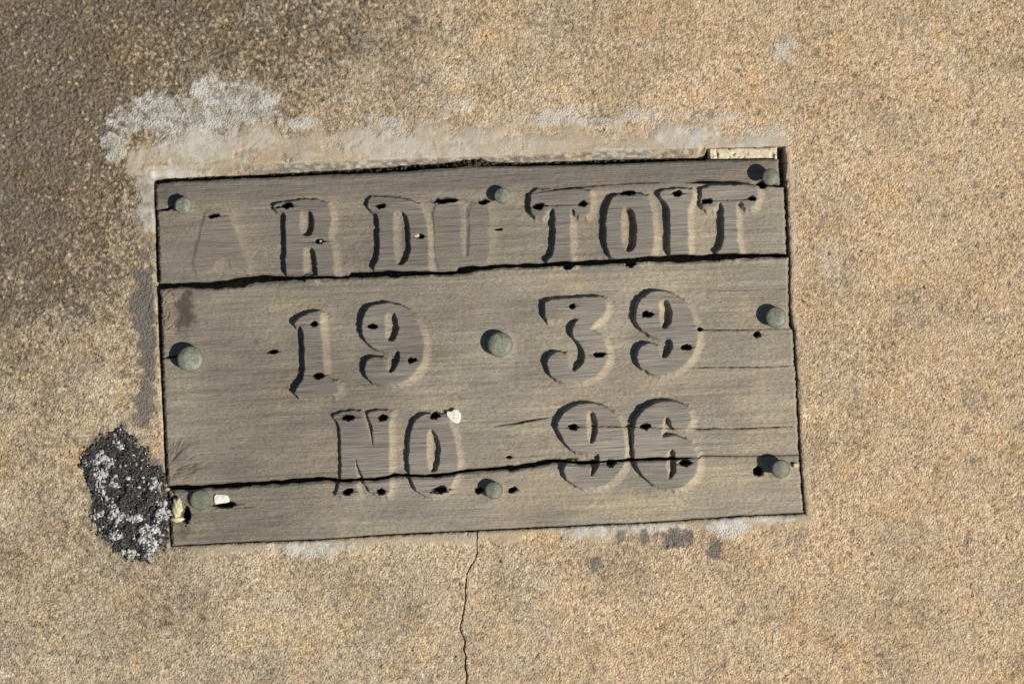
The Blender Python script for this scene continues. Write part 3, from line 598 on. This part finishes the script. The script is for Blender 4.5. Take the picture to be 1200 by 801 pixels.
def build_plank(k):
    top, bot, lf, rt, wpx, lb = PLANKS[k]
    nu = int(740 / RES); vspan = float(np.mean(bot(np.linspace(200, 920, 50)) - top(np.linspace(200, 920, 50)))); nv = max(20, int(vspan / RES))
    s = np.linspace(0, 1, nu); t = np.linspace(0, 1, nv)
    S, T = np.meshgrid(s, t)
    x_mid = 195 + S * 730
    Yg = top(x_mid) * (1 - T) + bot(x_mid) * T
    for _ in range(2):
        X = lf(Yg) * (1 - S) + rt(Yg) * S
        Yg = top(X) * (1 - T) + bot(X) * T
    # splintery outline
    ed = 3.0
    spl = lambda X, seed, a: a * ((fbm(X / 11, X * 0 + seed, 300 + seed, 3) - .5) * 2) * 0.9
    dT = T * vspan; dB = (1 - T) * vspan; keep = 1 - sstep(812, 822, X)
    Y = Yg + (keep if k == 2 else 1) * spl(X, 1 + k, 1.4 if k else 0.8) * np.exp(-dT / ed) + (keep if k == 1 else 1) * spl(X, 11 + k, 1.4 if k < 2 else 0.5) * np.exp(-dB / ed)
    xl = S * 740; xr = (1 - S) * 740
    X = X + 1.3 * (fbm(Y / 3, Y * 0 + 5 + k, 330 + k, 3) - .5) * 2 * (np.exp(-xl / ed) + np.exp(-xr / ed))
    z, plat, gr, tan, lid, fuzz, bleach = height(X, Y, k)
    edge = np.minimum.reduce([dT, dB, xl, xr])
    hair = ((dB < 4) if k == 1 else (dT < 4) if k == 2 else (dT < -1)) * sstep(815, 826, X)
    z -= 1.1 * (1 - sstep(0, 3.0, edge + 2.0 * (fuzz - .5))) * (0.5 + fuzz) * (1 - 0.8 * hair)
    gr = np.maximum(gr, 0.30 * (1 - sstep(0, 3, edge)))
    ZS[k] = (X, Y, z)
    V = np.stack([wx(X), wy(Y), z * 0.001], -1).reshape(-1, 3)
    idx = np.arange(nu * nv).reshape(nv, nu)
    F = np.stack([idx[:-1, :-1], idx[1:, :-1], idx[1:, 1:], idx[:-1, 1:]], -1).reshape(-1, 4)
    lf_ = lid.ravel()[F]; fl = np.where((lf_ == lf_[:, :1]).all(1), lf_[:, 0], -1)
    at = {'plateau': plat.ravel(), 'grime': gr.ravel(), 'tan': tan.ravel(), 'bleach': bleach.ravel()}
    # sides and underside
    ring = np.concatenate([idx[0, :], idx[1:, -1], idx[-1, -2::-1], idx[-2:0:-1, 0]])
    n0 = len(V); low = V[ring].copy(); low[:, 2] = -0.0185
    V2 = np.concatenate([V, low]); a2 = {q: np.concatenate([a, a[ring] * 0 + (0.35 if q == 'grime' else 0)]) for q, a in at.items()}
    m = len(ring); r = np.arange(m); rn = (r + 1) % m
    FS = np.stack([ring[r], ring[rn], n0 + rn, n0 + r], -1)
    tb = n0 + np.arange(nu); bb = n0 + (nu - 1) + (nv - 1) + np.arange(nu); bb = bb[::-1]
    FB = np.stack([tb[:-1], tb[1:], bb[1:], bb[:-1]], -1)
    V2 = to_local(V2)
    FA = np.concatenate([F[fl < 0], FS, FB]); sel = np.ones(len(FA), bool)
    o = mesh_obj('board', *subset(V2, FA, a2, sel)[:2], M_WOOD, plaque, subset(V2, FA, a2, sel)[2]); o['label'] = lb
    for i in range(len(L_)):
        q = fl == i
        if q.any():
            v, f, a = subset(V2, F, a2, q)
            off = sum(len(y) for y in letter_V[i])
            letter_V[i].append(v); letter_F[i].append(f + off); letter_A[i].append(a)

for k in range(3): build_plank(k)
for i, (lb, h, loops) in enumerate(L_):
    V = np.concatenate(letter_V[i]); F = np.concatenate(letter_F[i])
    A = {q: np.concatenate([a[q] for a in letter_A[i]]) for q in ('plateau', 'grime', 'tan', 'bleach')}
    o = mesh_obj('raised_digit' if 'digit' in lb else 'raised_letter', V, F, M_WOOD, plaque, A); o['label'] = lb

def wood_z(px, py, r=6):
    """median level (mm) of the boards round a point"""
    for k in ZS:
        X, Y, z = ZS[k]; m = (np.abs(X - px) < r) & (np.abs(Y - py) < r)
        if m.sum() > 20: return float(np.median(z[m]))
    return 0.0

# ------------------------------------------------------------------ nails: parts of the plaque
def lathe(prof, seg=40, wob=0.0, seed=0):
    rng = random.Random(seed); V = []; F = []
    ph = [rng.uniform(0, 6.28) for _ in range(4)]
    for (r, z) in prof:
        for j in range(seg):
            a = 2 * math.pi * j / seg
            q = 1 + wob * (math.sin(2 * a + ph[0]) + .6 * math.sin(3 * a + ph[1]) + .4 * math.sin(5 * a + ph[2]))
            V.append((r * q * math.cos(a), r * q * math.sin(a), z + 0.04 * r * wob * 10 * math.sin(a + ph[3])))
    for i in range(len(prof) - 1):
        for j in range(seg):
            a = i * seg + j; b = i * seg + (j + 1) % seg
            F.append((a, b, b + seg, a + seg))
    return np.array(V), np.array(F)

for i, (px, py, r, hn) in enumerate(NAILS):
    base = wood_z(px, py, r + 4); flat = i == 6
    zt = base + hn                                        # underside-to-top of head in mm
    f = 1 - zt * 0.001 / CAM_H                            # where the shank really stands
    qx = 600 + (px - 600) * f; qy = 400.5 + (py - 400.5) * f
    R = r * U * f; dome = R * (0.12 if flat else 0.36); th = 0.0011
    prof = [(0.0001, dome)] + [(R * math.sin(a), dome * math.cos(a) ** 0.9) for a in np.linspace(0.08, 1.42, 22)] + \
           [(R * 1.0, -0.0001), (R * 1.0, -th * 0.6), (R * 0.94, -th), (R * 0.3, -th), (0.0001, -th)]
    V, F = lathe(prof, 44, 0.012 if i not in (6, 7) else 0.03, i)
    rr = np.hypot(V[:, 0], V[:, 1]) / R
    V[:, 2] += 0.00012 * np.sin(V[:, 0] / R * 5 + i) * (rr < 1)
    tilt = Matrix.Rotation(math.radians(random.uniform(-5, 5)), 3, 'X') @ Matrix.Rotation(math.radians(random.uniform(-5, 5)), 3, 'Y')
    V = V @ np.array(tilt).T
    V = V + np.array([wx(qx), wy(qy), zt * 0.001 - dome])
    rim = np.clip((rr - 0.80) / 0.2, 0, 1) * 0.8 + (0.55 if flat else (0.0, 0.15, 0.35, 0.0, 0.1, 0.05, 0, 0.25, 0.45)[i])
    o = mesh_obj('nail', to_local(V), F, M_NAIL, plaque, {'rim': np.clip(rim, 0, 1)})
    sr = R * 0.36
    V, F = lathe([(0.0001, 0), (sr, 0), (sr, -0.012), (sr * .9, -0.017), (0.0001, -0.0175)], 20)
    zb = zt * 0.001 - dome - th * 0.7
    depth = max(0.002, zb + 0.0185)
    V[:, 2] *= depth / 0.0175
    V = V + np.array([wx(qx), wy(qy), zb])
    mesh_obj('shank', to_local(V), F, M_RUST, o, {'rim': V[:, 0] * 0})

# ------------------------------------------------------------------ chips, stones and filler
def chip(name, pts, z0, th, mat, label, cat, tiltx=0, tilty=0, seed=0, jag=0.4):
    """an irregular flake: outline, thickness in mm, resting with its base at z0 mm"""
    rng = random.Random(seed); bm = bmesh.new()
    P = chaikin(pts, 1); c = P.mean(0)
    rings = []
    for (sc, zz) in ((0.90, 0.0), (1.0, 0.35), (0.99, 0.7), (0.86, 1.0), (0.45, 1.06)):
        rings.append([bm.verts.new((((x - c[0]) * sc + rng.uniform(-jag, jag)) * U, -((y - c[1]) * sc + rng.uniform(-jag, jag)) * U, (th * zz + rng.uniform(-.05, .05) * th) * 0.001)) for x, y in P])
    n = len(P)
    for a, b in zip(rings[:-1], rings[1:]):
        for j in range(n): bm.faces.new((a[j], b[j], b[(j + 1) % n], a[(j + 1) % n]))
    bm.faces.new(rings[0][::-1][::-1]); bm.faces.new(rings[-1])
    bmesh.ops.recalc_face_normals(bm, faces=bm.faces)
    o = bm_obj(name, bm, mat, None, False)
    o.location = (wx(c[0]), wy(c[1]), z0 * 0.001); o.rotation_euler = (math.radians(tiltx), math.radians(tilty), 0)
    return tag(o, label, cat)

chip('plaster_chip', [(522.5, 481), (529, 481.5), (534, 477.5), (541, 485), (538.5, 496), (531, 494.5), (525, 491.5)], wood_z(533, 487) - 0.4, 2.6, M_WHITE, 'small white chip stuck at the shoulder of the raised letter O', 'chip', 4, -3, 3)
chip('plaster_chip', [(250, 578.5), (257, 579), (266, 579), (269.5, 584), (268, 589), (258, 590), (250, 591)], wood_z(262, 583, 12) - 2.2, 3.2, M_WHITE, 'cream rectangular chip lying in a slot beside the flattened nail', 'chip', -6, 5, 4, 0.3)
chip('crumb', [(484, 274), (489, 272.5), (492, 276), (489, 279), (485, 278.5)], wood_z(476, 277, 4) - 0.2, 2.0, M_YELL, 'tiny yellowish crumb lodged in a pin hole of the letter D', 'crumb', 0, 0, 8, .3)
chip('crumb', [(374, 281.5), (377.5, 281.5), (378, 284.5), (375, 285)], wood_z(374, 274, 3) - 3.0, 1.6, M_CREAM, 'tiny pale crumb lodged in a pin hole of the letter R', 'crumb', 0, 0, 9, .2)
chip('crumb', [(928, 543), (934, 542), (936, 546), (931, 549)], wood_z(925, 556, 5) - 0.6, 2.2, M_CREAM, 'tiny cream crumb beside the nail near the corner of the plaque', 'crumb', 0, 0, 10, .3)

def filler():
    xs = np.arange(830.2, 911.8, 0.9); ys = np.arange(0, 1.001, 1 / 15)
    X, T = np.meshgrid(xs, ys)
    e0 = 173.0 - (X - 832) * 0.02; e1 = 188 - (X - 829) * 0.0197 - 0.6
    Y = e0 * (1 - T) + e1 * T + 0.6 * (fbm(X / 5, Y_ if False else X * 0 + 3, 411, 2) - .5)
    ed = np.minimum.reduce([(X - xs[0]), (xs[-1] - X), T * 13, (1 - T) * 13])
    z = -0.4 - 2.2 * (1 - sstep(0, 2.0, ed + 1.2 * (fbm(X / 4, Y / 4, 413, 2) - .5))) + 0.7 * (fbm(X / 12, Y / 6, 415) - .5)
    z -= 1.4 * sstep(0.60, 0.72, fbm(X / 5, Y / 5, 417, 2))
    V = np.stack([wx(X), wy(Y), z * .001], -1).reshape(-1, 3)
    nv, nu = X.shape; idx = np.arange(nu * nv).reshape(nv, nu)
    F = np.stack([idx[:-1, :-1], idx[1:, :-1], idx[1:, 1:], idx[:-1, 1:]], -1).reshape(-1, 4)
    ring = np.concatenate([idx[0, :], idx[1:, -1], idx[-1, -2::-1], idx[-2:0:-1, 0]])
    low = V[ring].copy(); low[:, 2] = -0.019; n0 = len(V); m = len(ring); r = np.arange(m); rn = (r + 1) % m
    FS = np.stack([ring[r], ring[rn], n0 + rn, n0 + r], -1)
    o = mesh_obj('filler_strip', np.concatenate([V, low]), np.concatenate([F, FS]), M_FILL)
    tag(o, 'thin cream filler strip wedged above the right end of the plaque', 'filler')
filler()

# ------------------------------------------------------------------ lumps: lichen crust and gap dirt
def lumps(name, pts, mat, pale=None, seed=0, sub=1):
    rng = np.random.RandomState(seed)
    bm = bmesh.new(); bmesh.ops.create_icosphere(bm, subdivisions=sub, radius=1.0)
    bm.verts.ensure_lookup_table()
    sv = np.array([v.co[:] for v in bm.verts]); sf = np.array([[v.index for v in f.verts] for f in bm.faces]); bm.free()
    n = len(sv); P = np.array(pts)
    amp = 0.28 if sub == 1 else 0.07
    V = sv[None] * (1 + amp * (rng.rand(len(P), n, 1) - .5) * 2)
    if sub > 1: V = V * (1 + 0.25 * np.sin(sv @ np.array([2.1, 3.3, 1.2]) * 2 + seed) * np.sin(sv @ np.array([-3.0, 1.4, 2.2]) + seed))[None, :, None]
    sq = np.stack([0.5 + 1.3 * rng.rand(len(P)), 0.5 + 1.3 * rng.rand(len(P)), (0.25 if pale is not None else 0.5) + 0.4 * rng.rand(len(P))], -1)
    V = V * sq[:, None, :] * (P[:, 3] * U)[:, None, None]
    V[:, :, 0] += wx(P[:, 0])[:, None]; V[:, :, 1] += wy(P[:, 1])[:, None]; V[:, :, 2] += (P[:, 2] * .001)[:, None]
    F = (sf[None] + (np.arange(len(P)) * n)[:, None, None]).reshape(-1, 3)
    at = {'pale': np.repeat(pale, n)} if pale is not None else None
    return mesh_obj(name, V.reshape(-1, 3), F, mat, None, at, True)

rng = np.random.RandomState(5)
q = np.stack([rng.uniform(90, 215, 34000), rng.uniform(492, 664, 34000)], -1)
sd = poly_sdf(q[:, 0], q[:, 1], [np.array(LICHEN, float)]) + 15 * (fbm(q[:, 0] / 7, q[:, 1] / 7, 511, 4) - .5)
q = q[(sd < rng.exponential(2.6, len(q)) - 1.5) & (rng.rand(len(q)) < np.clip(0.45 - sd / 12, 0.15, 1))][:10500]
sd = poly_sdf(q[:, 0], q[:, 1], [np.array(LICHEN, float)])
inb = np.clip(-sd / 14, 0, 1)
rad = 0.65 + 1.5 * rng.rand(len(q)) ** 2.0
zl = -0.1 + 0.5 * inb + 2.6 * (fbm(q[:, 0] / 8, q[:, 1] / 8, 515, 3) - .42) + rng.uniform(-.3, .4, len(q))
cl = fbm(q[:, 0] / 9, q[:, 1] / 9, 521, 3)
streak = np.maximum.reduce([blob(q[:, 0], q[:, 1], *b, 91, .6, .5, 6) for b in [(121, 538, 9, 8), (118, 556, 7, 8), (128, 575, 10, 10), (140, 598, 9, 9), (160, 606, 9, 4), (176, 622, 11, 8), (136, 521, 6, 5), (178, 645, 9, 9), (182, 565, 5, 6), (190, 604, 9, 13), (165, 632, 9, 6), (115, 608, 8, 8), (135, 627, 8, 5), (150, 648, 12, 4)]])
pale = ((rng.rand(len(q)) < 0.02 + 0.68 * streak * (cl > .42)) * rng.uniform(.45, 1, len(q)))
rad = np.where(pale > 0.4, rad * 1.1 + 0.2, rad); zl = np.where(pale > 0.4, zl + 0.25, zl)
pale = np.maximum(pale, 0.10 * rng.rand(len(q)) ** 2)
li = lumps('lichen_patch', np.stack([q[:, 0], q[:, 1], zl, rad], -1), M_LICH, pale, 9)
tag(li, 'dark crusty lichen patch with whitish specks at the corner of the plaque', 'lichen')

tag(lumps('pebble', [(208, 594, 0.6, 7.0)], M_YELL, None, 21, 3), 'rounded yellowish pebble wedged between the dark lichen and the plaque', 'pebble')
tag(lumps('pebble', [(208, 607.5, 0.2, 6.0)], M_YELL, None, 24, 3), 'smaller cream pebble below the rounded yellowish one beside the dark lichen', 'pebble')

gx = np.concatenate([rng.uniform(186, 828, 420), rng.normal(560, 14, 110), rng.normal(300, 60, 60)])
gx = gx[(gx > 186) & (gx < 828)]
gt = rng.uniform(0.15, 0.95, len(gx)); gyy = HOLE_TOP(gx) * (1 - gt) + TOP(gx) * gt
near = np.exp(-((gx - 560) / 22) ** 2)
gz = rng.uniform(-7, -2.2, len(gx)) + 3.2 * near
tag(lumps('gap_dirt', np.stack([gx, gyy, gz, rng.uniform(1.0, 2.3, len(gx))], -1), M_DIRT, None, 12), 'dark crumbly dirt filling the gap above the plaque', 'dirt', kind='stuff')
